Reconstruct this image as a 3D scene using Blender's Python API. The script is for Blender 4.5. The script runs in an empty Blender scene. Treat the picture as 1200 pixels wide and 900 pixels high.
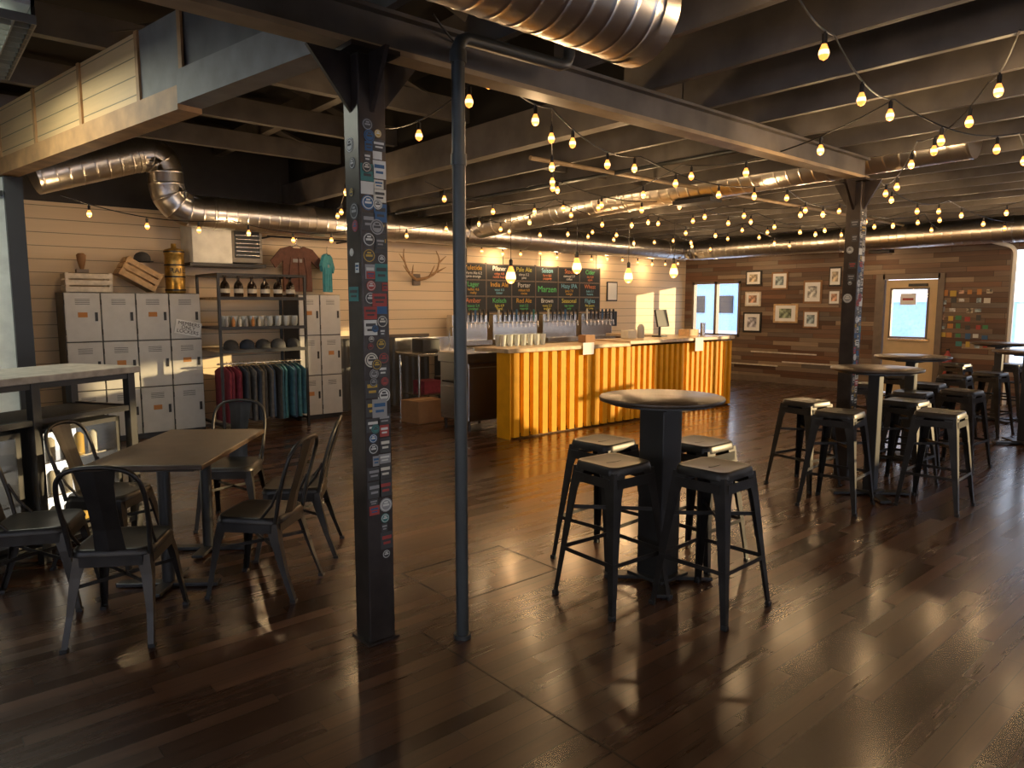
import bpy, bmesh, math, random
from mathutils import Vector, Matrix
random.seed(7)
D=math.radians
scene=bpy.context.scene

# ---------------------------------------------------------------- materials
def new_mat(name):
    m=bpy.data.materials.new(name); m.use_nodes=True
    nt=m.node_tree; b=nt.nodes['Principled BSDF']
    return m,nt,b
def mat(name,col,rough=.5,metal=0,noise=.12,nscale=8,emit=None,es=0,spec=None,bump=0):
    m,nt,b=new_mat(name)
    N=nt.nodes; L=nt.links
    b.inputs['Roughness'].default_value=rough
    b.inputs['Metallic'].default_value=metal
    if spec is not None: b.inputs['Specular IOR Level'].default_value=spec
    tc=N.new('ShaderNodeTexCoord')
    nz=N.new('ShaderNodeTexNoise'); nz.inputs['Scale'].default_value=nscale; nz.inputs['Detail'].default_value=4
    L.new(tc.outputs['Object'],nz.inputs['Vector'])
    r=N.new('ShaderNodeValToRGB')
    c=col
    r.color_ramp.elements[0].position=.3; r.color_ramp.elements[1].position=.7
    r.color_ramp.elements[0].color=(c[0]*(1-noise),c[1]*(1-noise),c[2]*(1-noise),1)
    r.color_ramp.elements[1].color=(min(1,c[0]*(1+noise)),min(1,c[1]*(1+noise)),min(1,c[2]*(1+noise)),1)
    L.new(nz.outputs['Fac'],r.inputs['Fac']); L.new(r.outputs['Color'],b.inputs['Base Color'])
    if bump:
        bp=N.new('ShaderNodeBump'); bp.inputs['Strength'].default_value=bump; bp.inputs['Distance'].default_value=.01
        L.new(nz.outputs['Fac'],bp.inputs['Height']); L.new(bp.outputs['Normal'],b.inputs['Normal'])
    if emit:
        b.inputs['Emission Color'].default_value=(*emit,1); b.inputs['Emission Strength'].default_value=es
    return m
def math_n(nt,op,a,bv=None,c=None):
    n=nt.nodes.new('ShaderNodeMath'); n.operation=op
    for i,v in enumerate((a,bv,c)):
        if v is None: continue
        if isinstance(v,(int,float)): n.inputs[i].default_value=v
        else: nt.links.new(v,n.inputs[i])
    return n.outputs[0]
def plank_mat(name,along,across,Ln,W,stops,rough=(.3,.5),gap=.03,gapmul=.25,grain=.25,bump=.3,gapx=True,spec=.5,wear=0,bgrain=.3,coat=0):
    m,nt,b=new_mat(name); N=nt.nodes; L=nt.links
    tc=N.new('ShaderNodeTexCoord'); sp=N.new('ShaderNodeSeparateXYZ'); L.new(tc.outputs['Object'],sp.inputs[0])
    a=sp.outputs[along]; c=sp.outputs[across]
    cw=math_n(nt,'DIVIDE',c,W); row=math_n(nt,'FLOOR',cw); fr=math_n(nt,'FRACT',cw)
    off=math_n(nt,'MULTIPLY',row,.618); off=math_n(nt,'FRACT',off); off=math_n(nt,'MULTIPLY',off,3.7)
    al=math_n(nt,'ADD',math_n(nt,'DIVIDE',a,Ln),off); colm=math_n(nt,'FLOOR',al); fa=math_n(nt,'FRACT',al)
    cb=N.new('ShaderNodeCombineXYZ'); L.new(row,cb.inputs[0]); L.new(colm,cb.inputs[1])
    wn=N.new('ShaderNodeTexWhiteNoise'); wn.noise_dimensions='2D'; L.new(cb.outputs[0],wn.inputs['Vector'])
    ramp=N.new('ShaderNodeValToRGB'); cr=ramp.color_ramp
    cr.elements[0].position=0; cr.elements[0].color=(*stops[0],1)
    cr.elements[1].position=1; cr.elements[1].color=(*stops[-1],1)
    for i,s in enumerate(stops[1:-1]):
        e=cr.elements.new((i+1)/(len(stops)-1)); e.color=(*s,1)
    L.new(wn.outputs['Value'],ramp.inputs['Fac'])
    mp=N.new('ShaderNodeMapping'); sc=[40,40,40]; sc[along]=2.5; mp.inputs['Scale'].default_value=sc
    L.new(tc.outputs['Object'],mp.inputs['Vector'])
    nz=N.new('ShaderNodeTexNoise'); nz.inputs['Scale'].default_value=1; nz.inputs['Detail'].default_value=5
    L.new(mp.outputs[0],nz.inputs['Vector'])
    g=math_n(nt,'MULTIPLY_ADD',nz.outputs['Fac'],grain*2,1-grain)
    g1=math_n(nt,'GREATER_THAN',fr,gap)
    if gapx:
        g2=math_n(nt,'GREATER_THAN',fa,gap*W/Ln); g1=math_n(nt,'MULTIPLY',g1,g2)
    gm=math_n(nt,'MULTIPLY_ADD',g1,1-gapmul,gapmul)
    f=math_n(nt,'MULTIPLY',g,gm)
    if wear:
        n3=N.new('ShaderNodeTexNoise'); n3.inputs['Scale'].default_value=.7; n3.inputs['Detail'].default_value=3
        L.new(tc.outputs['Object'],n3.inputs['Vector'])
        f=math_n(nt,'MULTIPLY',f,math_n(nt,'MULTIPLY_ADD',n3.outputs['Fac'],wear*2,1-wear))
    vm=N.new('ShaderNodeVectorMath'); vm.operation='SCALE'
    L.new(ramp.outputs['Color'],vm.inputs[0]); L.new(f,vm.inputs['Scale'])
    L.new(vm.outputs[0],b.inputs['Base Color'])
    rg=math_n(nt,'ADD',math_n(nt,'MULTIPLY',wn.outputs['Value'],.5),math_n(nt,'MULTIPLY',nz.outputs['Fac'],.5))
    L.new(math_n(nt,'MULTIPLY_ADD',rg,rough[1]-rough[0],rough[0]),b.inputs['Roughness'])
    b.inputs['Specular IOR Level'].default_value=spec
    if coat: b.inputs['Coat Weight'].default_value=coat; b.inputs['Coat Roughness'].default_value=.16
    bp=N.new('ShaderNodeBump'); bp.inputs['Strength'].default_value=bump; bp.inputs['Distance'].default_value=.004
    hh=math_n(nt,'ADD',g1,math_n(nt,'MULTIPLY',nz.outputs['Fac'],bgrain)); hh=math_n(nt,'ADD',hh,math_n(nt,'MULTIPLY',wn.outputs['Value'],.4))
    L.new(hh,bp.inputs['Height']); L.new(bp.outputs['Normal'],b.inputs['Normal'])
    return m

M_floor=plank_mat('floor_boards',0,1,1.1,.078,[(.026,.011,.0055),(.060,.025,.012),(.040,.0165,.008),(.095,.041,.019),(.046,.020,.0095)],rough=(.20,.36),gap=.05,gapmul=.25,grain=.5,bump=.12,wear=.45,bgrain=.12,spec=.55,coat=.35)
M_wood=plank_mat('reclaimed_planks',1,2,.95,.085,[(.055,.027,.015),(.14,.062,.03),(.21,.15,.105),(.08,.037,.021),(.18,.083,.04),(.12,.095,.075),(.28,.20,.13),(.065,.032,.018)],rough=(.45,.7),gap=.06,grain=.35,bump=.6)
M_ship=plank_mat('shiplap',0,2,30,.15,[(.76,.59,.38),(.80,.63,.42)],rough=(.5,.6),gap=.05,gapmul=.35,grain=.05,bump=.5,gapx=False)
M_shipY=plank_mat('shiplap_soffit',0,2,30,.11,[(.76,.50,.23),(.80,.54,.26)],rough=(.5,.6),gap=.06,gapmul=.35,grain=.12,bump=.5,gapx=False)
M_white=mat('white_wall',(.78,.78,.70),.6)
M_dark=mat('charcoal_wall',(.04,.036,.033),.7)
M_joist=mat('joist_paint',(.125,.112,.098),.6,noise=.35,nscale=3)
M_deck=mat('deck_paint',(.016,.014,.012),.8)
M_steel=mat('column_steel',(.04,.03,.025),.35,.5,noise=.3,nscale=10)
M_gun=mat('gunmetal',(.032,.028,.025),.38,.6,noise=.3,nscale=9)
M_gunseat=mat('gunmetal_seat',(.030,.026,.023),.38,.6,noise=.3,nscale=7)
M_black=mat('black_paint',(.014,.013,.013),.4)
M_pipe=mat('pipe_grey',(.055,.06,.06),.4,.3)
M_duct=mat('galvanised',(.72,.69,.64),.31,1,noise=.06,nscale=4)
M_stain=mat('stainless',(.66,.64,.61),.27,1,noise=.06)
M_beamL=mat('beam_tan',(.36,.26,.15),.5,noise=.2,nscale=6)
M_beamW=mat('beam_wood',(.50,.27,.11),.6,noise=.25,nscale=6)
M_grey=mat('grey_paint',(.24,.22,.19),.6,noise=.15)
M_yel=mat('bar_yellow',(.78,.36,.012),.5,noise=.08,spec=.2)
M_yel2=mat('bar_yellow_dark',(.14,.06,.005),.6,spec=.2)  # darker yellow, puts the shade of the slat gaps into the colour
M_ctop=mat('counter_wood',(.55,.40,.24),.3,noise=.25,nscale=12)
M_ctopg=mat('counter_whitewash',(.34,.31,.27),.45,noise=.3,nscale=14)
M_ttop=mat('table_top_bronze',(.075,.052,.036),.32,.3,noise=.25,nscale=12)
M_lock=mat('locker_grey',(.50,.49,.46),.4,.1,noise=.06)
M_lockd=mat('locker_side',(.09,.09,.09),.5,.3)
M_tan=mat('door_cream',(.62,.45,.24),.5,noise=.05)
M_trim=mat('trim_brown',(.16,.12,.09),.5)
M_slate=mat('chalkboard',(.015,.018,.02),.5)
M_card=mat('cardboard',(.28,.15,.07),.8)
M_crate=mat('crate_wood',(.55,.36,.18),.6,noise=.25,nscale=15)
M_crw=mat('crate_white',(.62,.55,.45),.6,noise=.2,nscale=15)
M_gold=mat('keg_gold',(.45,.27,.06),.3,.6,noise=.4,nscale=20)
M_paper=mat('paper',(.8,.8,.78),.7,noise=.02)
M_antler=mat('antler',(.42,.25,.12),.55,noise=.3,nscale=20)
M_snow=mat('snow',(.85,.88,.93),.8)
M_bldg=mat('outside_building',(.45,.62,.82),.8)
M_cable=mat('cable_black',(.01,.01,.01),.5)
M_bulb=mat('bulb_glow',(1,.5,.12),.2,emit=(1,.40,.08),es=1.45,noise=0)
M_bulbc=mat('bulb_core_band',(1,.8,.4),.2,emit=(1,.62,.30),es=2.6,noise=0)  # core glow painted as a brighter band on the bulb envelope
M_tube=mat('fluorescent',(.9,1,.9),.3,emit=(.85,1,.85),es=5,noise=0)
M_fridge=mat('fridge_glow_panel',(.8,.82,.8),.4,emit=(1,.95,.85),es=1.3,noise=0)  # emissive back panel, added to brighten the coolers
M_dglass=mat('bottle_glass',(.02,.012,.008),.1)
M_cglass=mat('jar_glass',(.5,.52,.48),.08)
def emitcol(n,c,r=.6): return mat(n,c,r,noise=.05)
PAL=[emitcol('ink_%d'%i,c) for i,c in enumerate([(.6,.6,.56),(.35,.05,.04),(.03,.10,.22),(.5,.33,.05),(.04,.18,.17),(.05,.05,.05),(.05,.2,.08),(.45,.19,.05),(.28,.28,.28),(.6,.57,.48)])]
CLOTH=[mat('cloth_%d'%i,c,.9,noise=.25,nscale=18) for i,c in enumerate([(.22,.03,.05),(.15,.02,.04),(.03,.04,.06),(.05,.05,.05),(.09,.09,.09),(.03,.10,.14),(.04,.14,.17),(.14,.12,.09),(.03,.06,.12)])]
M_brown=mat('shirt_maroon',(.13,.06,.042),.9,noise=.2,nscale=18)
M_teal=mat('shirt_teal',(.05,.26,.33),.9,noise=.2,nscale=18)
CHALK=[mat('chalk_%d'%i,c,.9,noise=.1) for i,c in enumerate([(.8,.8,.75),(.8,.45,.08),(.15,.65,.22),(.8,.28,.12),(.25,.6,.75),(.8,.72,.15)])]
def glass_mat(name,fac=.07,tint=(1,1,1)):
    m=bpy.data.materials.new(name); m.use_nodes=True; nt=m.node_tree; nt.nodes.clear()
    o=nt.nodes.new('ShaderNodeOutputMaterial'); mx=nt.nodes.new('ShaderNodeMixShader')
    t=nt.nodes.new('ShaderNodeBsdfTransparent'); t.inputs[0].default_value=(*tint,1); g=nt.nodes.new('ShaderNodeBsdfGlossy'); g.inputs['Roughness'].default_value=.03
    mx.inputs[0].default_value=fac
    nt.links.new(t.outputs[0],mx.inputs[1]); nt.links.new(g.outputs[0],mx.inputs[2]); nt.links.new(mx.outputs[0],o.inputs[0])
    return m
M_glass=glass_mat('window_glass')

# ---------------------------------------------------------------- mesh builder
class MB:
    def __init__(s,name): s.name=name; s.v=[]; s.f=[]; s.fm=[]; s.fs=[]; s.m=[]; s.M=Matrix.Identity(4)
    def mi(s,m):
        if m not in s.m: s.m.append(m)
        return s.m.index(m)
    def add(s,vs,fs,m,sm=False):
        o=len(s.v); i=s.mi(m)
        s.v+= [tuple(s.M@Vector(v)) for v in vs]
        for f in fs: s.f.append(tuple(o+k for k in f)); s.fm.append(i); s.fs.append(sm)
    def box(s,c,sz,m,R=None,bev=0,seg=2):
        bm=bmesh.new(); bmesh.ops.create_cube(bm,size=1)
        for v in bm.verts: v.co=Vector((v.co.x*sz[0],v.co.y*sz[1],v.co.z*sz[2]))
        if bev: bmesh.ops.bevel(bm,geom=bm.edges[:],offset=bev,segments=seg,affect='EDGES',profile=.5)
        bm.verts.index_update(); T=Matrix.Translation(c)
        if R is not None: T=T@(R if isinstance(R,Matrix) else Matrix.Rotation(R,4,'Z'))
        s.add([T@v.co for v in bm.verts],[[v.index for v in f.verts] for f in bm.faces],m,False); bm.free()
    def bx(s,a,b,m,**k):
        s.box([(a[i]+b[i])/2 for i in range(3)],[abs(b[i]-a[i]) for i in range(3)],m,**k)
    def rings(s,rs,m,cap=True,sm=True,closed=False):
        n=len(rs[0]); vs=[p for r in rs for p in r]; fs=[]
        K=len(rs)
        for i in range(K if closed else K-1):
            for j in range(n):
                a=i*n+j; b=i*n+(j+1)%n; c=((i+1)%K)*n+(j+1)%n; d=((i+1)%K)*n+j
                fs.append((a,b,c,d))
        s.add(vs,fs,m,sm)
        if cap and not closed:
            s.add(rs[0],[tuple(range(n))[::-1]],m,False); s.add(rs[-1],[tuple(range(n))],m,False)
    def tube(s,pts,r,m,seg=10,cap=True,sm=True):
        pts=[Vector(p) for p in pts]; n=len(pts)
        rr=r if isinstance(r,(list,tuple)) else [r]*n
        tans=[]
        for i in range(n):
            a=pts[max(0,i-1)]; b=pts[min(n-1,i+1)]; t=(b-a)
            tans.append(t.normalized() if t.length>1e-9 else Vector((0,0,1)))
        up=Vector((0,0,1)) if abs(tans[0].z)<.9 else Vector((1,0,0))
        nn=(up-tans[0]*up.dot(tans[0])).normalized(); rs=[]
        for i in range(n):
            t=tans[i]; nn=(nn-t*nn.dot(t)); nn=nn.normalized() if nn.length>1e-6 else nn
            bb=t.cross(nn)
            rs.append([pts[i]+(nn*math.cos(2*math.pi*k/seg)+bb*math.sin(2*math.pi*k/seg))*rr[i] for k in range(seg)])
        s.rings(rs,m,cap,sm)
    def cyl(s,p0,p1,r,m,r2=None,seg=20,cap=True): s.tube([p0,p1],[r,r if r2 is None else r2],m,seg,cap)
    def lathe(s,prof,c,m,seg=24,cap=True,sm=True):
        s.rings([[(c[0]+r*math.cos(2*math.pi*k/seg),c[1]+r*math.sin(2*math.pi*k/seg),c[2]+z) for k in range(seg)] for r,z in prof],m,cap,sm)
    def prism(s,poly,axis,a,b,m,sm=False):
        def P(p,t):
            if axis==0: return (t,p[0],p[1])
            if axis==1: return (p[0],t,p[1])
            return (p[0],p[1],t)
        n=len(poly)
        s.add([P(p,a) for p in poly]+[P(p,b) for p in poly],[tuple(range(n)),tuple(range(n,2*n))[::-1]]+[(i,(i+1)%n,n+(i+1)%n,n+i) for i in range(n)],m,sm)
    def done(s,loc=(0,0,0),rz=0,parent=None):
        me=bpy.data.meshes.new(s.name); me.from_pydata(s.v,[],s.f)
        for m in s.m: me.materials.append(m)
        me.polygons.foreach_set('material_index',s.fm); me.polygons.foreach_set('use_smooth',s.fs)
        me.update()
        bm=bmesh.new(); bm.from_mesh(me); bmesh.ops.recalc_face_normals(bm,faces=bm.faces[:]); bm.to_mesh(me); bm.free()
        o=bpy.data.objects.new(s.name,me); scene.collection.objects.link(o)
        o.location=loc; o.rotation_euler=(0,0,rz)
        if parent: o.parent=parent
        return o
def dup(o,loc,rz=0):
    c=o.copy(); scene.collection.objects.link(c); c.location=loc; c.rotation_euler=(0,0,rz); return c
def text(body,loc,size,m,rot,parent=None,name='lettering',ax='CENTER',ls=1):
    cu=bpy.data.curves.new(name,'FONT'); cu.body=body; cu.size=size; cu.align_x=ax; cu.align_y='CENTER'; cu.extrude=.0005; cu.space_line=ls
    cu.materials.append(m); o=bpy.data.objects.new(name,cu); scene.collection.objects.link(o); o.location=loc; o.rotation_euler=rot
    if parent: o.parent=parent
    return o
FY=(D(90),0,0); FX=(D(90),0,D(-90))

# ---------------------------------------------------------------- room
XR=13.5; YB=9.7; XL=-4; YF=-6; H=4.0
def wall(name,axis,pos,th,u0,u1,z0,z1,ops,m):
    B=MB(name)
    us=sorted(set([u0,u1]+[o[0] for o in ops]+[o[1] for o in ops])); zs=sorted(set([z0,z1]+[o[2] for o in ops]+[o[3] for o in ops]))
    us=[u for u in us if u0<=u<=u1]; zs=[z for z in zs if z0<=z<=z1]
    for i in range(len(us)-1):
        for j in range(len(zs)-1):
            cu=(us[i]+us[i+1])/2; cz=(zs[j]+zs[j+1])/2
            if any(o[0]<cu<o[1] and o[2]<cz<o[3] for o in ops): continue
            if axis==0: B.bx((pos,us[i],zs[j]),(pos+th,us[i+1],zs[j+1]),m)
            else: B.bx((us[i],pos,zs[j]),(us[i+1],pos+th,zs[j+1]),m)
    return B.done()
B=MB('floor'); B.bx((XL-.2,YF-.2,-.12),(XR+.15,YB+.15,0),M_floor); B.done()
win_r=[(8.3,9.5,.91,2.08),(2.55,3.5,.6,2.5),(.1,2.2,.95,2.55),(-1.7,-.5,1.5,2.6),(-5.3,-2.6,1.3,2.7)]  # last two openings are unseen, added for extra sun and floor sheen
door=(4.5,5.43,0,2.05)
wall('wall_right',0,XR,.15,YF,YB,0,2.75,win_r+[door],M_wood)
wall('wall_right_upper',0,XR,.15,YF,YB,2.75,H,[],M_dark)
wall('wall_back',1,YB,.15,XL,XR+.15,0,2.75,[],M_ship)
wall('wall_back_upper',1,YB,.15,XL,XR+.15,2.75,H,[],M_dark)
win_f=[(-3.6,-.6,.9,2.75),(-.3,2.7,.9,2.75),(3.0,6.0,.9,2.75),(6.3,9.3,.9,2.75)]  # unseen windows behind the camera, put in for daylight fill
wall('wall_front',1,YF-.15,.15,XL,XR+.15,0,H,win_f,M_trim)
win_l=[(-5.6,-2.8,.9,2.75),(-2.4,.6,.9,2.75),(1,4.2,.9,2.75)]  # unseen side windows, likewise put in to brighten the foreground
wall('wall_left',0,XL-.15,.15,YF,YB,0,H,win_l,M_trim)
def window(k,axis,pos,th,o,m,mull=1):
    B=MB('window_%d'%k); u0,u1,z0,z1=o; t=.05
    def b(ua,ub,za,zb,mm=m):
        if axis==0: B.bx((pos-.02,ua,za),(pos+th*.6,ub,zb),mm)
        else: B.bx((ua,pos-.02,za),(ub,pos+th*.6,zb),mm)
    b(u0,u0+t,z0,z1); b(u1-t,u1,z0,z1); b(u0,u1,z0,z0+t); b(u0,u1,z1-t,z1)
    for i in range(mull):
        c=u0+(u1-u0)*(i+1)/(mull+1); b(c-.03,c+.03,z0,z1)
    g=.05
    if axis==0: B.bx((pos+g,u0+t,z0+t),(pos+g+.006,u1-t,z1-t),M_glass)
    else: B.bx((u0+t,pos+g,z0+t),(u1-t,pos+g+.006,z1-t),M_glass)
    B.done()
window(1,0,XR,.15,win_r[0],M_trim,1); window(2,0,XR,.15,win_r[1],M_trim,0); window(3,0,XR,.15,win_r[2],M_trim,1); window(11,0,XR,.15,win_r[3],M_trim,0); window(12,0,XR,.15,win_r[4],M_trim,2)  # the last two windows fill the unseen openings added for light
for i,o in enumerate(win_f): window(4+i,1,YF-.15,.15,o,M_black,2)
for i,o in enumerate(win_l): window(8+i,0,XL-.15,.15,o,M_black,1)
# outside
B=MB('snowy_ground'); B.bx((XR+.2,-60,-.3),(90,60,-.2),M_snow); B.bx((-60,-60,-.3),(XR+.2,YF-.3,-.2),M_snow); B.bx((-60,YF-.3,-.3),(XL-.3,60,-.2),M_snow); B.done()
B=MB('neighbouring_building'); B.bx((44,22,-.2),(50,32,3.0),M_bldg); B.prism([(21.5,3.0),(32.5,3.0),(27,5.2)],0,43.8,50.2,M_snow)
for i in range(4): B.bx((43.9,23+i*2.3,1),(44,24.2+i*2.3,2.2),M_dark)
B.bx((36,9,-.2),(42,14,1.7),M_bldg); B.prism([(8.5,1.7),(14.5,1.7),(11.5,2.6)],0,35.8,42.2,M_snow); B.done()

# ceiling
RX=4.25; RY=3.05
B=MB('ceiling')
B.bx((RX,YF,3.2),(XR,YB,3.26),M_deck); B.bx((XL,YF,3.2),(RX,RY,3.26),M_deck)
B.bx((XL,RY,3.9),(RX,YB,3.96),M_deck)
B.bx((RX,RY,3.26),(RX+.05,YB,3.96),M_deck); B.bx((XL,RY-.05,3.26),(RX,RY,3.96),M_deck)
B.done()
B=MB('ceiling_joists')
x=-3.75; JX=[]; JB=2.88
while x<13.45:
    JX.append(x)
    B.bx((x-.022,YF,JB),(x+.022,YB if x>RX else RY,3.2),M_joist)
    x+=.61
for y in (0.2,5.4,7.7):
    for i in range(len(JX)-1):
        if abs(JX[i]-6.62)<.1: continue
        if JX[i]>RX or y<RY: B.bx((JX[i]+.025,y-.02,2.95),(JX[i+1]-.025,y+.02,3.18),M_joist)
B.done()
B=MB('roof_truss')
for y in (4.3,5.6,6.9,8.2):
    B.bx((XL,y-.04,3.3),(RX,y+.04,3.5),M_joist)
    B.tube([(1.2,y,3.4),(2.6,y,3.88)],.045,M_joist,seg=4,sm=False); B.tube([(4.0,y,3.4),(2.6,y,3.88)],.045,M_joist,seg=4,sm=False)
for x in (-1,.3,3.3): B.bx((x-.05,RY,3.5),(x+.05,YB,3.7),M_joist)
B.bx((RX-.1,RY,2.93),(RX+.02,YB,3.22),M_joist)
B.done()
B=MB('steel_beam')
B.bx((XL,2.84,2.69),(6.64,2.96,2.715),M_beamL); B.bx((XL,2.885,2.715),(6.64,2.915,2.86),M_joist); B.bx((XL,2.84,2.86),(6.64,2.96,2.878),M_joist)
B.done()
B=MB('timber_beam')
p0=Vector((1.55,3.1,0)); p1=Vector((.78,7.55,0)); dv=(p1-p0); ang=math.atan2(dv.y,dv.x); Ln=dv.length
BM=Matrix.Translation(p0)@Matrix.Rotation(ang,4,'Z')
B.M=BM
B.bx((0,-.07,2.70),(Ln*.28,.07,2.88),M_grey); B.bx((Ln*.28,-.07,2.67),(Ln,.07,2.80),M_beamW)
B.done()
B=MB('wall_soffit')
B.bx((.40*Ln,-.03,2.80),(Ln,.03,3.22),M_shipY); B.bx((Ln*.28,-.03,2.80),(Ln*.40,.03,3.22),M_grey)
for t in (.28,.40,.6,.8,.99): B.bx((Ln*t-.02,.03,2.8),(Ln*t+.02,.045,3.22),M_beamW)
B.bx((.3,-.02,2.88),(Ln*.28,.02,3.22),M_joist)
B.done((p0.x,p0.y,0),ang)
B=MB('wall_partition')
B.bx((XL,7.5,0),(.76,7.6,2.66),M_white); B.done()
B=MB('trim_partition_frame')
for z in (.9,2.5): B.bx((-1.5,7.44,z),(.74,7.5,z+.04),M_black)
for x in (-1.5,-.4): B.bx((x-.03,7.44,0),(x+.03,7.5,2.62),M_black)
B.bx((.75,7.42,0),(.88,7.62,2.66),M_black); B.done()

# columns
def stickers(B,face,x0,x1,pos,z0,z1,seed,dens=1):
    rnd=random.Random(seed)
    z=z0
    while z<z1:
        s=rnd.uniform(.03,.085); w=min(s*rnd.uniform(.7,1.6),(x1-x0)*.97); cx=rnd.uniform(x0+w/2,x1-w/2) if x1-x0>w else (x0+x1)/2
        m=rnd.choice([PAL[5]]*5+[PAL[0],PAL[9],PAL[8],PAL[0],PAL[1],PAL[2],PAL[4],PAL[3]]); m2=rnd.choice([PAL[0],PAL[8],PAL[0],PAL[9],PAL[1],PAL[3],PAL[8]]) if m is PAL[5] else rnd.choice([PAL[5],PAL[5],PAL[0],PAL[2]])
        def shape(sx,sz,off,mm,rd,dz=0,dx=0):
            if rd: poly=[(cx+dx+sx*math.cos(a*math.pi/8),z+s/2+dz+sz*math.sin(a*math.pi/8)) for a in range(16)]
            else: poly=[(cx+dx-sx,z+s/2+dz-sz),(cx+dx+sx,z+s/2+dz-sz),(cx+dx+sx,z+s/2+dz+sz),(cx+dx-sx,z+s/2+dz+sz)]
            B.prism(poly,1 if face=='y' else 0,pos-off,pos-off+.001,mm)
        rd=rnd.random()<.45
        if rd:
            rr_=min(s/2,(x1-x0)*.49)
            shape(rr_,rr_,.002,m,True); shape(rr_*.84,rr_*.84,.0025,m2,True); shape(rr_*.72,rr_*.72,.003,m,True); shape(rr_*.5,rr_*.14,.0035,m2,False); shape(rr_*.3,rr_*.12,.0035,m2,False,rr_*.38)
        else:
            shape(w/2,s/2,.002,m,False); shape(w*.38,s*.10,.003,m2,False,s*.18); shape(w*.28,s*.07,.003,m2,False,-s*.15)
        z+=s+rnd.uniform(.0,.02)*dens
def column(name,x,y,w,seed,cap=True):
    B=MB(name); h=w/2
    B.box((0,0,1.33),(w,w,2.66),M_steel,bev=.006)
    B.box((0,0,.006),(w+.03,w+.03,.012),M_steel)
    stickers(B,'y',-h+.004,.004,-h,.62,2.36,seed,.5); stickers(B,'y',-.004,h-.004,-h,.40,2.34,seed+1,.5); stickers(B,'y',-h+.01,h-.01,-h-.002,1.0,2.3,seed+5,6)
    stickers(B,'x',-h+.01,h-.01,-h,1.6,2.3,seed+2,4)
    if cap:
        B.box((0,0,2.675),(w+.1,w+.1,.02),M_steel)
        for sx in (-1,1):
            B.prism([(sx*h,2.42),(sx*(h+.2),2.665),(sx*h,2.665)],1,-.01,.01,M_steel)
            B.prism([(sx*h,2.42),(sx*(h+.14),2.665),(sx*h,2.665)],0,-.01,.01,M_steel)
    return B.done((x,y,0))
column('support_column',1.63,2.90,.135,3); column('support_column',6.55,2.90,.13,50)
B=MB('floor_to_ceiling_pipe'); B.cyl((0,0,0),(0,0,2.70),.03,M_pipe); B.cyl((0,0,0),(0,0,.02),.042,M_pipe)
B.tube([(0,0,2.62),(0,0,2.70),(.02,0,2.735),(.05,0,2.75),(.62,0,2.76),(.67,0,2.78),(.69,0,2.82),(.69,0,3.19)],.03,M_pipe); B.cyl((0,0,2.2),(0,0,2.25),.036,M_pipe); B.cyl((0,0,2.64),(0,0,2.69),.037,M_pipe); B.done((1.94,2.62,0))
B=MB('trim_floor_strip'); B.bx((1.813,-5.5,0),(1.821,2.8,.002),M_steel); B.done()
B=MB('trim_floor_hatch')
for a,b in (((2.15,2.95),(2.9,2.956)),((2.15,3.5),(2.9,3.506)),((2.15,2.95),(2.156,3.51)),((2.894,2.95),(2.9,3.51))): B.bx((a[0],a[1],0),(b[0],b[1],.002),M_black)
B.done()

# ---------------------------------------------------------------- ducts
def fillet(pts,r,seg=8):
    pts=[Vector(p) for p in pts]; out=[pts[0]]
    for i in range(1,len(pts)-1):
        a,b,c=pts[i-1],pts[i],pts[i+1]; d1=(a-b).normalized(); d2=(c-b).normalized()
        k=min(r,(a-b).length*.48,(c-b).length*.48)
        s=b+d1*k; e=b+d2*k
        for j in range(seg+1):
            t=j/seg; out.append(s*(1-t)**2+b*2*t*(1-t)+e*t*t)
    out.append(pts[-1]); return out
def duct(name,pts,r,rib=.13,fr=.4,openend=False):
    B=MB(name); P=fillet(pts,fr)
    cum=[0]
    for i in range(1,len(P)): cum.append(cum[-1]+(P[i]-P[i-1]).length)
    def at(s):
        for i in range(1,len(P)):
            if s<=cum[i]+1e-9:
                t=(s-cum[i-1])/max(1e-9,cum[i]-cum[i-1]); return P[i-1].lerp(P[i],t)
        return P[-1]
    L=cum[-1]; q=[];rr=[]; s=0
    while s<L-.05:
        for ds,dr in ((0,0),(.012,0),(.015,.002),(.020,.002),(.023,0),(.036,0)):
            q.append(at(s+ds)); rr.append(r+dr)
        s+=rib
    q.append(at(L)); rr.append(r)
    B.tube(q,rr,M_duct,seg=40,cap=not openend)
    s=1.2
    while s<L:
        q0=at(s); q1=at(min(L,s+.04))
        if (q1-q0).length>.01: B.tube([q0,q1],r+.008,M_duct,seg=40,sm=True)
        s+=1.25
    s=.7
    while s<L:
        p=at(s)
        if p.z<3.0: B.cyl((p.x,p.y,p.z+r-.01),(p.x,p.y,3.18),.006,M_cable,seg=6)
        s+=2.1
    return B
B=duct('air_duct',[(12.4,2.0,2.68),(12.4,8.98,2.68),(2.45,8.98,2.68),(2.45,8.98,3.36),(1.15,8.9,2.9)],.19,fr=.46); B.done()
B=duct('air_duct',[(6.92,2.12,2.99),(6.92,6,2.92),(6.92,8.8,2.80)],.19,fr=.3)
B.bx((6.81,4.6,2.715),(7.03,5.1,2.76),M_dark); B.done()
B=duct('air_duct',[(-2.5,1.85,2.69),(2.2,1.85,2.69)],.185,rib=.1,fr=.3,openend=True)
B.tube([(2.16,1.85,2.69),(2.24,1.85,2.69)],.191,M_duct,seg=32,cap=False); B.tube([(1.9,1.85,2.69),(1.91,1.85,2.69)],.175,M_dark,seg=32)
B.done()
B=MB('conduit_run')
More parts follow.
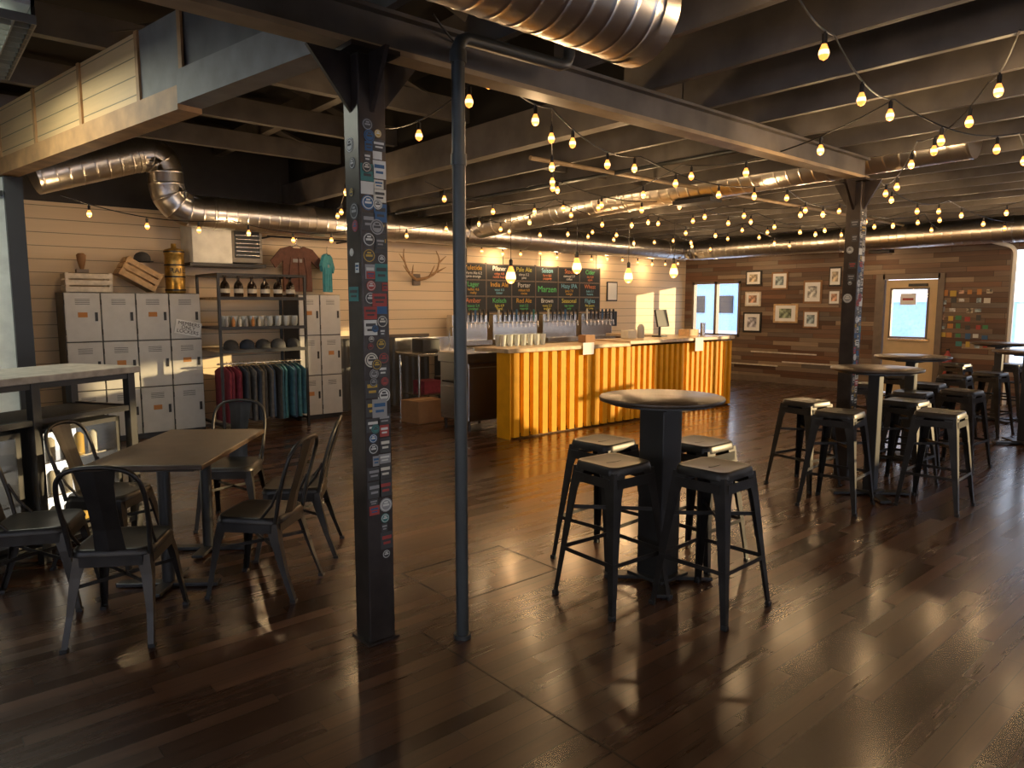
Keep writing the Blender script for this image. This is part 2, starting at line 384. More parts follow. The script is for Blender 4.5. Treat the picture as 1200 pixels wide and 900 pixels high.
B.cyl((RX,4.7,2.85),(6.7,4.7,2.85),.02,M_beamL,seg=8); B.cyl((7.15,4.7,2.85),(XR,4.7,2.85),.02,M_beamL,seg=8)
B.cyl((5.35,3.1,2.85),(5.35,8.7,2.85),.022,M_pipe,seg=10)
B.done()
B=MB('fluorescent_fixture')
B.bx((-.3,4.9,3.24),(.7,6.2,3.28),M_paper)
for i in range(3): B.cyl((-.1+i*.3,5.0,3.22),(-.1+i*.3,6.1,3.22),.018,M_tube,seg=8)
for i in range(11): B.bx((-.3+i*.1-.004,4.9,3.14),(-.3+i*.1+.004,6.2,3.19),M_grey)
for i in range(14): B.bx((-.3,4.9+i*.1-.004,3.14),(.7,4.9+i*.1+.004,3.19),M_grey)
B.bx((-.3,4.9,3.14),(-.28,6.2,3.28),M_black);B.bx((.68,4.9,3.14),(.7,6.2,3.28),M_black)
fx=B.done()
l=bpy.data.lights.new('tube_glow','AREA'); l.shape='RECTANGLE'; l.size=.8; l.size_y=1.1; l.energy=30; l.color=(.95,1,.85)
o=bpy.data.objects.new('tube_glow',l); scene.collection.objects.link(o); o.location=(.2,5.55,3.12); o.parent=fx
B=MB('track_speaker')
B.bx((12.6,5.0,2.45),(12.8,5.35,2.6),M_black,bev=.01); B.cyl((12.7,5.17,2.6),(12.7,5.17,2.88),.01,M_black); B.done()

# ---------------------------------------------------------------- stools, chairs, tables
def Lleg(B,stations,sx,sy,m,t=.004):
    rs=[]
    for x,y,z,w in stations:
        rs.append([(x,y,z),(x-sx*w,y,z),(x-sx*w,y-sy*t,z),(x-sx*t,y-sy*t,z),(x-sx*t,y-sy*w,z),(x,y-sy*w,z)])
    B.rings(rs,m,True,False)
def rsq(w,d,r,n=5,cx=0,cy=0):
    out=[]
    for k,(sx,sy) in enumerate(((1,1),(-1,1),(-1,-1),(1,-1))):
        for j in range(n+1):
            a=math.pi/2*k+math.pi/2*j/n
            out.append((cx+sx*(w/2-r)+r*math.cos(a),cy+sy*(d/2-r)+r*math.sin(a)))
    return out
def seat(B,w,d,z,m,r=.05,skirt=.045,dish=.008):
    def ring(k,zz,rr): return [(p[0],p[1],zz) for p in rsq(w*k,d*k,rr)]
    B.rings([ring(1.04,z-skirt,r),ring(1.045,z-skirt+.006,r),ring(1.0,z-.008,r),ring(.97,z,r*.95),ring(.90,z-.002,r*.85),ring(.5,z-dish,r*.5),ring(.1,z-dish,r*.1)],m,True,True)
def make_stool():
    B=MB('bar_stool'); h=.76; m=M_gun
    seat(B,.30,.30,h,M_gunseat)
    B.prism([(.055*math.cos(a*math.pi/8),.014*math.sin(a*math.pi/8)) for a in range(16)],2,h-.0075,h-.0055,M_black)
    for sx in (-1,1):
        for sy in (-1,1):
            Lleg(B,[(sx*.150,sy*.150,h-.03,.085),(sx*.165,sy*.165,h-.16,.058),(sx*.20,sy*.20,.25,.038),(sx*.222,sy*.222,.03,.028),(sx*.228,sy*.228,0,.030)],sx,sy,m)
            B.box((sx*.216,sy*.216,.012),(.030,.030,.024),M_black,bev=.004)
    for z,k in ((.27,.195),):
        for s in (-1,1):
            B.box((0,s*k,z),(2*k,.006,.022),m); B.box((s*k,0,z),(.006,2*k,.022),m)
    for a in (45,-45): B.box((0,0,.50),(.46,.005,.02),m,R=D(a))
    for s in (-1,1):
        B.box((0,s*.158,h-.085),(.26,.004,.05),m); B.box((s*.158,0,h-.085),(.004,.26,.05),m)
    return B
ST=[(3.16,2.06,2),(2.84,2.47,-3),(3.66,2.49,1),(3.24,2.90,4),
    (5.54,2.50,6),(5.95,2.98,-8),(6.12,1.98,3),(6.62,2.42,-2),
    (7.32,2.62,5),(7.80,2.35,-4),(8.2,2.80,2),(7.72,3.28,7),
    (9.35,2.90,3),(10.1,2.75,-6),(9.0,3.4,0),(10.9,2.2,4),(11.3,3.5,-5),(11.8,3.0,2)]
st=make_stool().done((ST[0][0],ST[0][1],0),D(ST[0][2]))
for s in ST[1:]: dup(st,(s[0],s[1],0),D(s[2]))

def make_bartable(cw=.17):
    B=MB('bar_table')
    B.lathe([(.335,1.045),(.348,1.048),(.35,1.064),(.345,1.07),(.05,1.071)],(0,0,0),M_ttop,seg=48)
    B.lathe([(.30,1.03),(.30,1.046)],(0,0,0),M_black)
    B.box((0,0,.53),(cw,cw,1.02),M_black,bev=.006)
    B.box((0,0,1.02),(cw+.14,cw+.14,.02),M_black)
    for a in (45,135): B.box((0,0,.02),(.62,.09,.022),M_black,R=D(a),bev=.004)
    B.box((0,0,.035),(cw+.08,cw+.08,.02),M_black,bev=.004)
    for a in range(4):
        an=D(45+90*a); B.lathe([(.02,0),(.022,.012)],(.28*math.cos(an),.28*math.sin(an),0),M_black,seg=12)
    return B
make_bartable().done((3.24,2.47,0))
t2=make_bartable(.09).done((6.08,2.46,0)); dup(t2,(7.76,2.80,0)); dup(t2,(9.6,2.25,0)); dup(t2,(11.35,3.0,0))

def make_chair():
    B=MB('dining_chair'); m=M_gun; h=.45
    seat(B,.36,.36,h,M_gunseat,r=.07,skirt=.035,dish=.01)
    for sx in (-1,1):
        Lleg(B,[(sx*.165,.165,h-.02,.065),(sx*.185,.185,h-.13,.048),(sx*.20,.205,.15,.03),(sx*.215,.23,0,.026)],sx,1,m)
        Lleg(B,[(sx*.165,-.165,h-.02,.065),(sx*.18,-.185,h-.13,.048),(sx*.19,-.225,.15,.03),(sx*.20,-.275,0,.026)],sx,-1,m)
        B.box((sx*.203,.218,.008),(.03,.03,.016),M_black); B.box((sx*.19,-.262,.008),(.03,.03,.016),M_black)
        B.box((sx*.175,0,h-.06),(.004,.28,.05),m)
        B.tube([(sx*.17,-.08,h-.01),(sx*.178,-.15,h+.07),(sx*.185,-.195,h+.16)],.008,m,seg=8)
    for s in (-1,1): B.box((0,s*.175,h-.06),(.28,.004,.05),m)
    for a in (45,-45): B.box((0,-.01,.27),(.48,.004,.018),m,R=D(a))
    pts=[(-.172,-.165,h-.03),(-.182,-.195,h+.12),(-.19,-.235,h+.26),(-.175,-.265,h+.35),(-.13,-.283,h+.395),(-.06,-.292,h+.412),(0,-.294,h+.415)]
    pts=pts+[(-p[0],p[1],p[2]) for p in pts[-2::-1]]
    B.tube(fillet(pts,.05,3),.0115,m,seg=10)
    rs=[]
    for z,y,w in ((h-.01,-.17,.068),(h+.1,-.195,.062),(h+.22,-.235,.062),(h+.33,-.272,.072),(h+.40,-.292,.088)):
        rs.append([(-w,y,z),(-w*.5,y-.006,z),(0,y-.009,z),(w*.5,y-.006,z),(w,y,z),(w,y-.004,z),(0,y-.013,z),(-w,y-.004,z)])
    B.rings(rs,m,True,False)
    return B
TC=Vector((1.24,4.45)); U=Vector((.616,.788)); W=Vector((.788,-.616))
au=math.atan2(U.y,U.x)
def cp(u,w): p=TC+U*u+W*w; return (p.x,p.y,0)
def rot_to(d): return math.atan2(d.y,d.x)-math.pi/2
CH=[(-.80,.02,U,6),(-.48,-.58,W,14),(.14,-.52,W,-6),(-.33,.54,-W,-10),(.27,.58,-W,5),(.88,-.03,-U,4)]
c0=None
for u,w,d,j in CH:
    if c0 is None: c0=make_chair().done(cp(u,w),rot_to(d)+D(j))
    else: dup(c0,cp(u,w),rot_to(d)+D(j))
B=MB('dining_table')
B.box((0,0,.735),(1.1,.62,.03),M_ttop,bev=.006)
B.box((0,0,.712),(1.0,.5,.016),M_black)
for x in (-.3,.3):
    B.cyl((x,0,.03),(x,0,.71),.035,M_black); B.box((x,0,.015),(.07,.56,.022),M_black,bev=.004); B.box((x,0,.02),(.40,.07,.02),M_black,bev=.004)
    B.box((x,0,.70),(.2,.3,.012),M_black)
B.done((TC.x,TC.y,0),au)

# ---------------------------------------------------------------- left counter
CM=Matrix.Translation((1.2,5.45,0))@Matrix.Rotation(D(30),4,'Z')
B=MB('drink_rail_counter'); B.M=CM
B.box((-1.5,.28,1.14),(3.06,.66,.045),M_ctopg,bev=.006)
B.bx((-3,-.02,1.08),(0,.0,1.118),M_black)
for x in (-.03,-.72,-1.45,-2.2,-2.97):
    for y in (0,.54): B.box((x,y,.56),(.055,.055,1.12),M_black,bev=.003)
for z in (.86,.08):
    B.bx((-3,-.02,z),(0,.02,z+.035),M_black); B.bx((-3,0,z+.01),(0,.54,z+.025),M_dark); B.bx((-.03,0,z),(.0,.54,z+.035),M_black)
B.done()
for xa,xb in ((-.68,-.08),(-1.42,-.78)):
    B=MB('display_fridge'); B.M=CM
    B.bx((xa,.46,.115),(xb,.5,.82),M_lockd); B.bx((xa,.06,.115),(xa+.02,.5,.82),M_lockd); B.bx((xb-.02,.06,.115),(xb,.5,.82),M_lockd)
    B.bx((xa,.06,.80),(xb,.5,.82),M_lockd); B.bx((xa,.06,.115),(xb,.5,.135),M_lockd)
    B.bx((xa+.02,.44,.135),(xb-.02,.46,.80),M_fridge)
    for z in (.36,.58): B.bx((xa+.02,.12,z),(xb-.02,.44,z+.01),M_stain)
    for z in (.136,.371,.591):
        for i in range(5):
            B.lathe([(.03,0),(.03,.12),(.012,.14)],(xa+.09+i*.105,.2,z),[PAL[0],PAL[9],PAL[8],PAL[3],PAL[0]][i],seg=10)
    B.bx((xa,.05,.115),(xa+.03,.062,.82),M_black); B.bx((xb-.03,.05,.115),(xb,.062,.82),M_black); B.bx((xa,.05,.79),(xb,.062,.82),M_black); B.bx((xa,.05,.115),(xb,.062,.145),M_black)
    B.bx((xa+.03,.054,.145),(xb-.03,.058,.79),M_glass)
    B.done()
B=MB('glass_jar'); B.M=CM
B.lathe([(.07,0),(.075,.02),(.078,.18),(.06,.21),(.06,.23)],(-1.0,.3,1.163),M_cglass)
B.lathe([(.066,.23),(.066,.26),(.01,.27)],(-1.0,.3,1.163),M_steel); B.lathe([(.081,.02),(.081,.10)],(-1.0,.3,1.164),M_gold,cap=False); B.done()

# ---------------------------------------------------------------- lockers
LF=9.15
def lockers(x0,n,cw):
    B=MB('locker_bank'); W_=n*cw; Hh=1.72
    B.bx((0,.02,.06),(W_,.5,Hh),M_lockd); B.bx((.01,.03,0),(W_-.01,.48,.06),M_black)
    dh=(Hh-.06)/3
    for i in range(n):
        for j in range(3):
            a=i*cw; z=.06+j*dh
            B.box((a+cw/2,.01,z+dh/2),(cw-.014,.02,dh-.014),M_lock,bev=.004)
            for q in range(4): B.bx((a+cw*.3,-.002,z+dh-.08-q*.018),(a+cw*.7,.0,z+dh-.074-q*.018),M_lockd)
            B.bx((a+cw*.82,-.008,z+dh*.42),(a+cw*.90,.0,z+dh*.6),M_black)
            if (i+j)%2==0: B.bx((a+cw*.36,-.003,z+dh*.5),(a+cw*.62,.0,z+dh*.60),PAL[7])
            B.cyl((a+.004,-.004,z+.08),(a+.004,-.004,z+.14),.005,M_lockd,seg=6); B.cyl((a+.004,-.004,z+dh-.14),(a+.004,-.004,z+dh-.08),.005,M_lockd,seg=6)
    return B.done((x0,LF,0))
lk=lockers(1.38,4,.36); lockers(4.08,2,.31)
B=MB('locker_sign'); B.box((0,0,0),(.30,.006,.17),M_paper,R=Matrix.Rotation(D(12),4,'Y')); o=B.done((2.66,LF-.012,1.30))
text("MEMBERS\nONLY\nLOCKERS",(0,-.006,0),.06,M_black,(D(90),D(12),0),o,ls=.8)

# merch rack
B=MB('merchandise_rack')
X0,X1=2.9,3.98
for x in (X0,X1):
    for y in (8.72,9.5): B.box((x,y,.98),(.03,.03,1.96),M_black)
    B.bx((x-.015,8.72,1.93),(x+.015,9.5,1.96),M_black)
B.bx((X0,9.48,1.93),(X1,9.52,1.96),M_black); B.bx((X0,8.71,1.93),(X1,8.74,1.96),M_black)
for z in (1.66,1.30,1.02): B.box(((X0+X1)/2,9.12,z),(X1-X0,.78,.03),M_crate if z!=1.30 else M_trim,bev=.003); B.bx((X0,8.70,z-.02),(X1,8.73,z+.02),M_black)
B.cyl((X0,8.9,.86),(X1,8.9,.86),.012,M_stain)
for x in (X0,X1): B.bx((x-.015,8.72,.1),(x+.015,9.5,.13),M_black)
B.done()
B=MB('hanging_tshirts')
n=19
for i in range(n):
    x=X0+.07+i*(X1-X0-.14)/(n-1); m=CLOTH[[0,1,0,1,2,3,4,2,7,3,4,8,3,5,6,5,8,6,5][i]]
    y=8.9; rz=random.uniform(-.12,.12); hb=random.uniform(.14,.2)
    rs=[]
    for z,w,t in ((hb,.22,.024),(.45,.215,.02),(.68,.23,.018),(.76,.24,.014),(.80,.14,.012),(.825,.05,.01)):
        rs.append([(x+random.uniform(-.004,.004)+sx*t*.9+rz*sy*w,y+sy*w,z) for sx,sy in ((-1,-1),(-.6,-1.04),(.6,-1.04),(1,-1),(1.2,-.3),(.8,.3),(1,1),(-1,1),(-.7,.4),(-1.2,-.2))])
    B.rings(rs,m,True,True)
    B.tube([(x,y-.14,.80),(x,y,.84),(x,y+.14,.80)],.004,M_stain,seg=6); B.tube([(x,y,.84),(x,y,.87),(x,y+.012,.885)],.003,M_stain,seg=5)
B.done()
B=MB('growler_bottle')
B.lathe([(.05,0),(.056,.01),(.056,.13),(.045,.165),(.018,.20),(.016,.235),(.02,.24),(.02,.26),(.005,.262)],(0,0,0),M_dglass)
B.lathe([(.0575,.05),(.0575,.10)],(0,0,0),PAL[9],cap=False)
g0=B.done((3.02,8.85,1.676))
for i in range(1,6): dup(g0,(3.02+i*.165,8.85,1.676))
B=MB('glassware')
for i in range(9):
    for y in (8.88,9.02): B.lathe([(.025,0),(.04,.03),(.042,.10),(.04,.13)],(3.02+i*.11,y,1.316),M_cglass,seg=14)
for i in range(7): B.lathe([(.02,0),(.02,.08),(.008,.1),(.008,.12)],(3.0+i*.08,8.78,1.316),PAL[[8,7,9][i%3]],seg=12)
B.done()
def cap_mesh(name,loc,rz,m):
    B=MB(name)
    B.lathe([(.092,0),(.093,.03),(.085,.07),(.06,.10),(.025,.115),(.004,.118)],(0,0,0),m)
    B.prism([(.09*math.cos(a),-.05-.10*math.sin(a)) for a in [math.pi*k/10 for k in range(11)]],2,0,.008,m)
    return B.done(loc,rz)
for i in range(5): cap_mesh('brimmed_cap',(3.08+i*.2,8.9,1.037),random.uniform(-.3,.3),CLOTH[[3,2,3,4,3][i]])

def tshirt(name,loc,s,m,rz=0):
    B=MB(name)
    poly=[(-.22,0),(.22,0),(.215,.45),(.33,.34),(.40,.44),(.24,.62),(.10,.66),(.05,.63),(-.05,.63),(-.10,.66),(-.24,.62),(-.40,.44),(-.33,.34),(-.215,.45)]
    poly=[(p[0]*s,p[1]*s) for p in poly]
    B.prism(poly,1,-.02,.02,m)
    for k in (-.12,0.02,.13): B.tube([(k*s,-.018,.02),(k*s*1.1,-.026,.25*s),(k*s*.8,-.018,.5*s)],.012,m,seg=6)
    B.box((0,-.022,.45*s),(.14*s,.004,.05*s),PAL[8])
    B.tube([(-.18*s,0,.60*s),(0,0,.68*s),(.18*s,0,.60*s)],.006,M_stain,seg=6); B.tube([(0,0,.68*s),(0,0,.76*s),(.02,0,.79*s)],.004,M_stain,seg=6)
    return B.done(loc,rz)
tshirt('tshirt',(4.14,9.28,1.76),.92,M_brown); tshirt('tshirt',(4.62,9.36,1.76),.80,M_teal,D(48))
B=MB('clothes_rail'); B.cyl((3.75,9.3,2.48),(5.0,9.3,2.48),.012,M_black)
for x in (3.8,4.95): B.cyl((x,9.3,2.48),(x,9.70,2.48),.012,M_black)
B.done()

def crate(name,loc,sz,m,rz=0,tilt=0):
    B=MB(name); w,d,h=sz; R=Matrix.Rotation(tilt,4,'Y'); B.M=R
    for k in range(3):
        z=h*(k+.5)/3
        for s in (-1,1):
            B.box((0,s*d/2,z),(w,.012,h/3-.02),m); B.box((s*w/2,0,z),(.012,d,h/3-.02),m)
    for sx in (-1,1):
        for sy in (-1,1): B.box((sx*(w/2-.015),sy*(d/2-.015),h/2),(.03,.03,h),m)
    B.box((0,0,.01),(w,d,.012),m)
    return B.done(loc,rz)
crate('wooden_crate',(1.66,9.4,1.722),(.46,.3,.22),M_crw)
crate('wooden_crate',(2.14,9.38,1.835),(.42,.3,.24),M_crate,0,D(30))
cap_mesh('brimmed_cap',(2.24,9.34,2.09),D(20),CLOTH[3])
B=MB('wooden_trophy'); B.box((0,0,.02),(.12,.1,.04),M_trim); B.lathe([(.02,.04),(.03,.08),(.045,.14),(.05,.2),(.03,.22)],(0,0,0),M_card,seg=12); B.done((1.62,9.4,1.945))
B=MB('decorative_keg')
B.lathe([(.10,0),(.115,.01),(.115,.05),(.108,.06),(.115,.2),(.115,.34),(.108,.46),(.115,.47),(.115,.52),(.1,.53),(.03,.55),(.03,.6)],(0,0,0),M_gold)
for z in (.03,.19,.33,.49): B.lathe([(.118,z),(.118,z+.02)],(0,0,0),M_black,cap=False)
text("RAIL",(0,-.118,.27),.09,M_black,FY,B.done((2.60,9.35,1.722)))
B=MB('wall_heater_unit')
B.bx((2.78,9.22,2.10),(3.26,9.69,2.60),M_white,bev=.01); B.bx((3.26,9.25,2.12),(3.66,9.69,2.58),M_grey,bev=.01)
B.bx((3.30,9.235,2.18),(3.62,9.25,2.52),M_slate)
for i in range(6): B.bx((3.31,9.22,2.21+i*.05),(3.61,9.236,2.215+i*.05),M_stain)
B.bx((2.74,9.2,2.06),(3.68,9.7,2.10),M_black); B.done()
B=MB('antler_mount')
for s in (-1,1):
    P_=fillet([(0,0,0),(s*.12,-.1,.02),(s*.28,-.18,.12),(s*.34,-.16,.34),(s*.30,-.12,.46)],.12,4)
    B.tube(P_,[.026-.018*i/(len(P_)-1) for i in range(len(P_))],M_antler,seg=8)
    for a,b in (((s*.16,-.12,.04),(s*.20,-.22,.22)),((s*.27,-.17,.12),(s*.40,-.25,.2)),((s*.33,-.17,.28),(s*.44,-.2,.38))): B.cyl(a,b,.018,M_antler,.004,seg=8)
B.box((0,.01,0),(.14,.04,.18),M_trim,bev=.01); B.done((6.30,9.66,1.98))
B=MB('trim_1')
x=4.75; zz=[]
while x<6.45: zz+=[(x,9.66),(x+.03,9.64),(x+.06,9.64),(x+.09,9.66)]; x+=.12
B.prism(zz+[(6.5,9.695),(4.75,9.695)],2,0,1.08,M_lockd); B.bx((4.75,9.62,1.08),(6.5,9.69,1.12),M_trim); B.done()

# ---------------------------------------------------------------- bar
BX0,BX1,BY=5.37,9.97,6.30
B=MB('bar_counter')
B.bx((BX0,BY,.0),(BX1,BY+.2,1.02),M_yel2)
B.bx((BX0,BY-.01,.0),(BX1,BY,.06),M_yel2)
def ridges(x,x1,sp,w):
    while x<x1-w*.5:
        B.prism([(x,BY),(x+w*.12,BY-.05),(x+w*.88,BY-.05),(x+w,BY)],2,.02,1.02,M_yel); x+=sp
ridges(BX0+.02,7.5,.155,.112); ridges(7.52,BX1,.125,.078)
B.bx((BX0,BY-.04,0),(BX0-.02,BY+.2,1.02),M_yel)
B.box(((BX0+7.45)/2-.03,BY+.24,1.05),(7.45-BX0+.1,.64,.05),M_ctop,bev=.008)
B.box(((7.45+BX1)/2,BY+.24,1.075),(BX1-7.43,.66,.05),M_ctop,bev=.008)
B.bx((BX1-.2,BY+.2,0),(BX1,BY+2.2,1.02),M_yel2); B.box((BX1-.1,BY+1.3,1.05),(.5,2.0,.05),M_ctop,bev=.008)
B.bx((6.3,BY+.2,.3),(BX1-.2,BY+.5,.32),M_stain); B.bx((6.3,BY+.2,.7),(BX1-.2,BY+.5,.72),M_stain)
B.bx((6.25,BY+.2,.0),(6.3,BY+.5,1.02),M_stain)
B.done()
B=MB('undercounter_glasswasher')
B.bx((5.3,7.0,.12),(5.95,7.6,.86),M_stain,bev=.012); B.bx((5.28,7.03,.18),(5.3,7.57,.55),M_stain,bev=.005); B.bx((5.26,7.1,.6),(5.29,7.5,.62),M_steel)
B.bx((5.28,6.98,.86),(5.97,7.62,.98),M_stain)
B.bx((5.30,6.985,.2),(5.9,7.0,.8),M_stain,bev=.004)
for x in (5.35,5.9):
    for y in (7.05,7.55): B.cyl((x,y,0),(x,y,.12),.02,M_steel)
B.done()
B=MB('stainless_prep_table')
B.box((6.0,8.65,.88),(1.1,.6,.04),M_stain,bev=.004); B.box((6.0,8.65,.3),(1.0,.5,.02),M_stain); B.bx((5.45,8.94,.9),(6.55,8.96,1.1),M_stain)
for x in (5.5,6.5):
    for y in (8.4,8.9): B.cyl((x,y,0),(x,y,.87),.02,M_stain)
B.box((5.75,8.6,1.0),(.3,.3,.2),M_black,bev=.02); B.box((6.2,8.6,.42),(.4,.35,.22),M_steel,bev=.02); B.box((5.8,8.65,.40),(.3,.3,.18),CLOTH[1],bev=.01)
B.tube(fillet([(6.35,8.85,.9),(6.35,8.85,1.25),(6.35,8.6,1.25),(6.35,8.6,1.12)],.1,5),.012,M_stain)
B.done()
B=MB('cardboard_box'); B.box((0,0,.15),(.46,.36,.30),M_card,bev=.004); B.box((0,0,.302),(.46,.05,.003),M_crate); B.done((5.35,8.1,0),D(8))
B=MB('back_bar_counter')
B.bx((6.6,9.05,0.1),(11.6,9.62,.86),M_lockd); B.box((9.1,9.32,.88),(5.1,.66,.04),M_stain,bev=.004)
for i in range(8): B.box((6.95+i*.62,9.04,.48),(.58,.02,.68),M_stain,bev=.004); B.cyl((6.78+i*.62,9.01,.74),(7.12+i*.62,9.01,.74),.008,M_steel,seg=8)
B.bx((6.65,9.1,0),(11.55,9.6,.1),M_black); B.done()
def tap_tower(x0,w,n):
    B=MB('beer_tap_tower')
    B.box((w/2,.1,.30),(w,.16,.44),M_stain,bev=.01); B.box((w/2,.02,.06),(w,.28,.08),M_stain,bev=.006)
    for i in range(n):
        x=(i+.5)*w/n
        B.cyl((x,.02,.38),(x,-.06,.38),.011,M_stain,seg=8); B.cyl((x,-.06,.40),(x,-.075,.30),.009,M_stain,seg=8)
        B.lathe([(.008,.40),(.012,.42),(.018,.50),(.021,.58),(.014,.60),(.003,.605)],(x,-.06,0),M_black if i%4 else PAL[(i//2)%10],seg=10)
    B.done((x0,9.3,.9))
for x0,w,n in ((6.75,.72,8),(7.6,1.0,10),(8.75,.85,8),(9.75,.85,8)): tap_tower(x0,w,n)
B=MB('pos_monitor'); B.box((0,0,.28),(.36,.03,.26),M_black,R=Matrix.Rotation(D(-12),4,'X'),bev=.005); B.cyl((0,.03,0),(0,.03,.22),.02,M_black); B.box((0,.03,.01),(.2,.16,.02),M_black,bev=.003); B.done((8.75,6.7,1.1),D(10))
B=MB('pint_glasses')
for i in range(14):
    x=5.55+(i%7)*.11; y=6.62+(i//7)*.1; B.lathe([(.028,0),(.04,.14)],(x,y,1.078),M_cglass,seg=14,cap=False); B.lathe([(.001,.0),(.028,.002)],(x,y,1.078),M_cglass,seg=14)
B.done()
B=MB('counter_clutter')
B.box((7.0,6.6,1.13),(.18,.14,.1),M_card); B.box((7.9,6.62,1.165),(.2,.14,.12),PAL[9],bev=.01); B.lathe([(.05,0),(.05,.16),(.02,.2)],(8.2,6.65,1.102),PAL[8]); B.box((9.3,6.6,1.155),(.25,.2,.1),M_crate)
B.lathe([(.04,0),(.04,.2)],(9.6,6.55,1.102),M_stain); B.done()
B=MB('paper_notice'); B.box((6.62,BY-.093,1.03),(.2,.004,.15),M_paper); B.done()
B=MB('paper_notice'); B.box((9.0,BY-.106,1.0),(.2,.004,.2),M_paper); B.done()

# menu boards
B=MB('chalkboard_menu')
bx0,bx1,bz0,bz1=7.14,10.6,1.45,2.28; nc,nr=6,3; cw=(bx1-bx0)/nc; ch=(bz1-bz0)/nr
for i in range(nc):
    for j in range(nr):
        B.box((bx0+(i+.5)*cw,0,bz0+(j+.5)*ch),(cw-.025,.02,ch-.02),M_slate)
for i in range(nc+1): B.box((bx0+i*cw,.005,(bz0+bz1)/2),(.02,.03,bz1-bz0+.04),M_trim)
for j in range(nr+1): B.box(((bx0+bx1)/2,.006,bz0+j*ch),(bx1-bx0,.03,.016),M_trim)
for x in (7.3,8.1,9.0,9.9,10.5): B.cyl((x,.0,bz1),(x,.0,2.73),.008,M_black,seg=6)
mb=B.done((0,9.66,0))
words=["Yuletide|Warm Ale 6.2\nspice orange","Pilsner|crisp 4.8\nnoble hops","Pale Ale|citrus 5.2\npine","Saison|farm 6.1\npeppery","Stout|oatmeal 5.9\ncoffee","Cider|dry 5.0\napple","Lager|helles 4.6\nmalty","India Ale|west 6.5\nbitter","Porter|robust 6.0\ncocoa","Marzen|","Hazy IPA|juicy 7.0\nmango","Wheat|hefe 5.1\nbanana","Amber|toasty 5.4\ncaramel","Kolsch|light 4.9\nfloral","Red Ale|irish 5.5\nsmooth","Brown|nutty 5.3\nenglish","Seasonal|tap room\nonly","Flights|five pours\nor cans"]
k=0
for j in range(nr):
    for i in range(nc):
        cx=bx0+(i+.5)*cw; cz=bz1-(j+.5)*ch; h_,b_=words[k].split('|')
        if b_:
            text(h_,(cx,-.014,cz+.065),.115,CHALK[(k*5+j+1)%6],FY,mb); text(b_,(cx,-.014,cz-.05),.065,CHALK[(k*3+j)%6],FY,mb,ls=.85)
        else: text(h_,(cx,-.014,cz),.16,CHALK[2],FY,mb)
        k+=1
B=MB('wall_certificate')
B.box((11.0,9.68,1.85),(.26,.02,.34),M_paper); B.box((11.0,9.685,1.85),(.31,.02,.39),M_black); B.box((10.9,9.68,1.3),(.5,.03,.3),M_black,bev=.01); B.done()

# pendants over the bar
B=MB('pendant_bulb')
B.cyl((0,0,.18),(0,0,.76),.004,M_cable,seg=6); B.lathe([(.022,.10),(.024,.17),(.008,.19)],(0,0,0),M_black,seg=14)
B.lathe([(.004,-.11),(.035,-.10),(.058,-.06)],(0,0,0),M_bulb,seg=20,cap=False); B.lathe([(.058,-.06),(.062,-.04),(.060,-.02),(.048,.03)],(0,0,0),M_bulbc,seg=20,cap=False); B.lathe([(.048,.03),(.03,.08),(.022,.10)],(0,0,0),M_bulb,seg=20,cap=False)
p0_=B.done((5.7,6.65,1.95)); dup(p0_,(6.85,6.65,2.1)); dup(p0_,(8.95,6.65,2.1)); dup(p0_,(7.9,6.65,2.0))
for c in list(scene.objects):
    if c.name.startswith('pendant_bulb'):
        l=bpy.data.lights.new('pendant_glow','POINT'); l.energy=8; l.color=(1,.58,.26); l.shadow_soft_size=.06
        o=bpy.data.objects.new('pendant_glow',l); scene.collection.objects.link(o); o.parent=c; o.location=(0,0,-.18)

# ---------------------------------------------------------------- wood wall
y0,y1,_,z1=door
B=MB('door_1')
X=XR+.03
wy0,wy1,wz0,wz1=4.70,5.28,1.02,1.85
B.bx((X,y0+.04,0.01),(X+.045,wy0,z1-.03),M_tan); B.bx((X,wy1,0.01),(X+.045,y1-.04,z1-.03),M_tan)
B.bx((X,wy0,0.01),(X+.045,wy1,wz0),M_tan); B.bx((X,wy0,wz1),(X+.045,wy1,z1-.03),M_tan)
for a,b_,c,d in ((wy0-.03,wy0,wz0-.03,wz1+.03),(wy1,wy1+.03,wz0-.03,wz1+.03),(wy0,wy1,wz0-.03,wz0),(wy0,wy1,wz1,wz1+.03)): B.bx((X-.015,a,c),(X,b_,d),M_trim)
B.bx((X+.02,wy0,wz0),(X+.025,wy1,wz1),M_glass)
B.bx((X-.004,4.88,1.58),(X+.0,5.14,1.78),M_paper); B.bx((X-.006,4.92,1.66),(X-.004,5.10,1.70),PAL[1])
B.bx((X-.06,4.62,.95),(X,5.3,.99),M_stain,bev=.004); B.bx((X-.05,4.7,1.9),(X,5.0,1.95),M_black)
B.done()
B=MB('trim_door_frame')
B.bx((XR-.03,y0-.07,0),(XR+.14,y0+.03,z1+.07),M_trim); B.bx((XR-.03,y1-.03,0),(XR+.14,y1+.12,z1+.07),M_trim); B.bx((XR-.03,y0,z1-.02),(XR+.14,y1,z1+.07),M_trim)
B.done()
B=MB('baseboard_right')
B.bx((XR-.02,5.6,0),(XR,YB,.12),M_trim); B.bx((XR-.02,YF,0),(XR,4.4,.12),M_trim)
for (ya,yb,z) in ((5.9,7.3,.42),(7.4,9.0,.33),(6.6,8.0,.60)): B.bx((XR-.03,ya,z),(XR,yb,z+.025),M_crw)
B.done()
arts=[mat('art_%d'%i,c,.6,noise=.9,nscale=14) for i,c in enumerate([(.5,.42,.3),(.3,.38,.4),(.5,.3,.2),(.6,.58,.5),(.25,.3,.2),(.45,.45,.5)])]
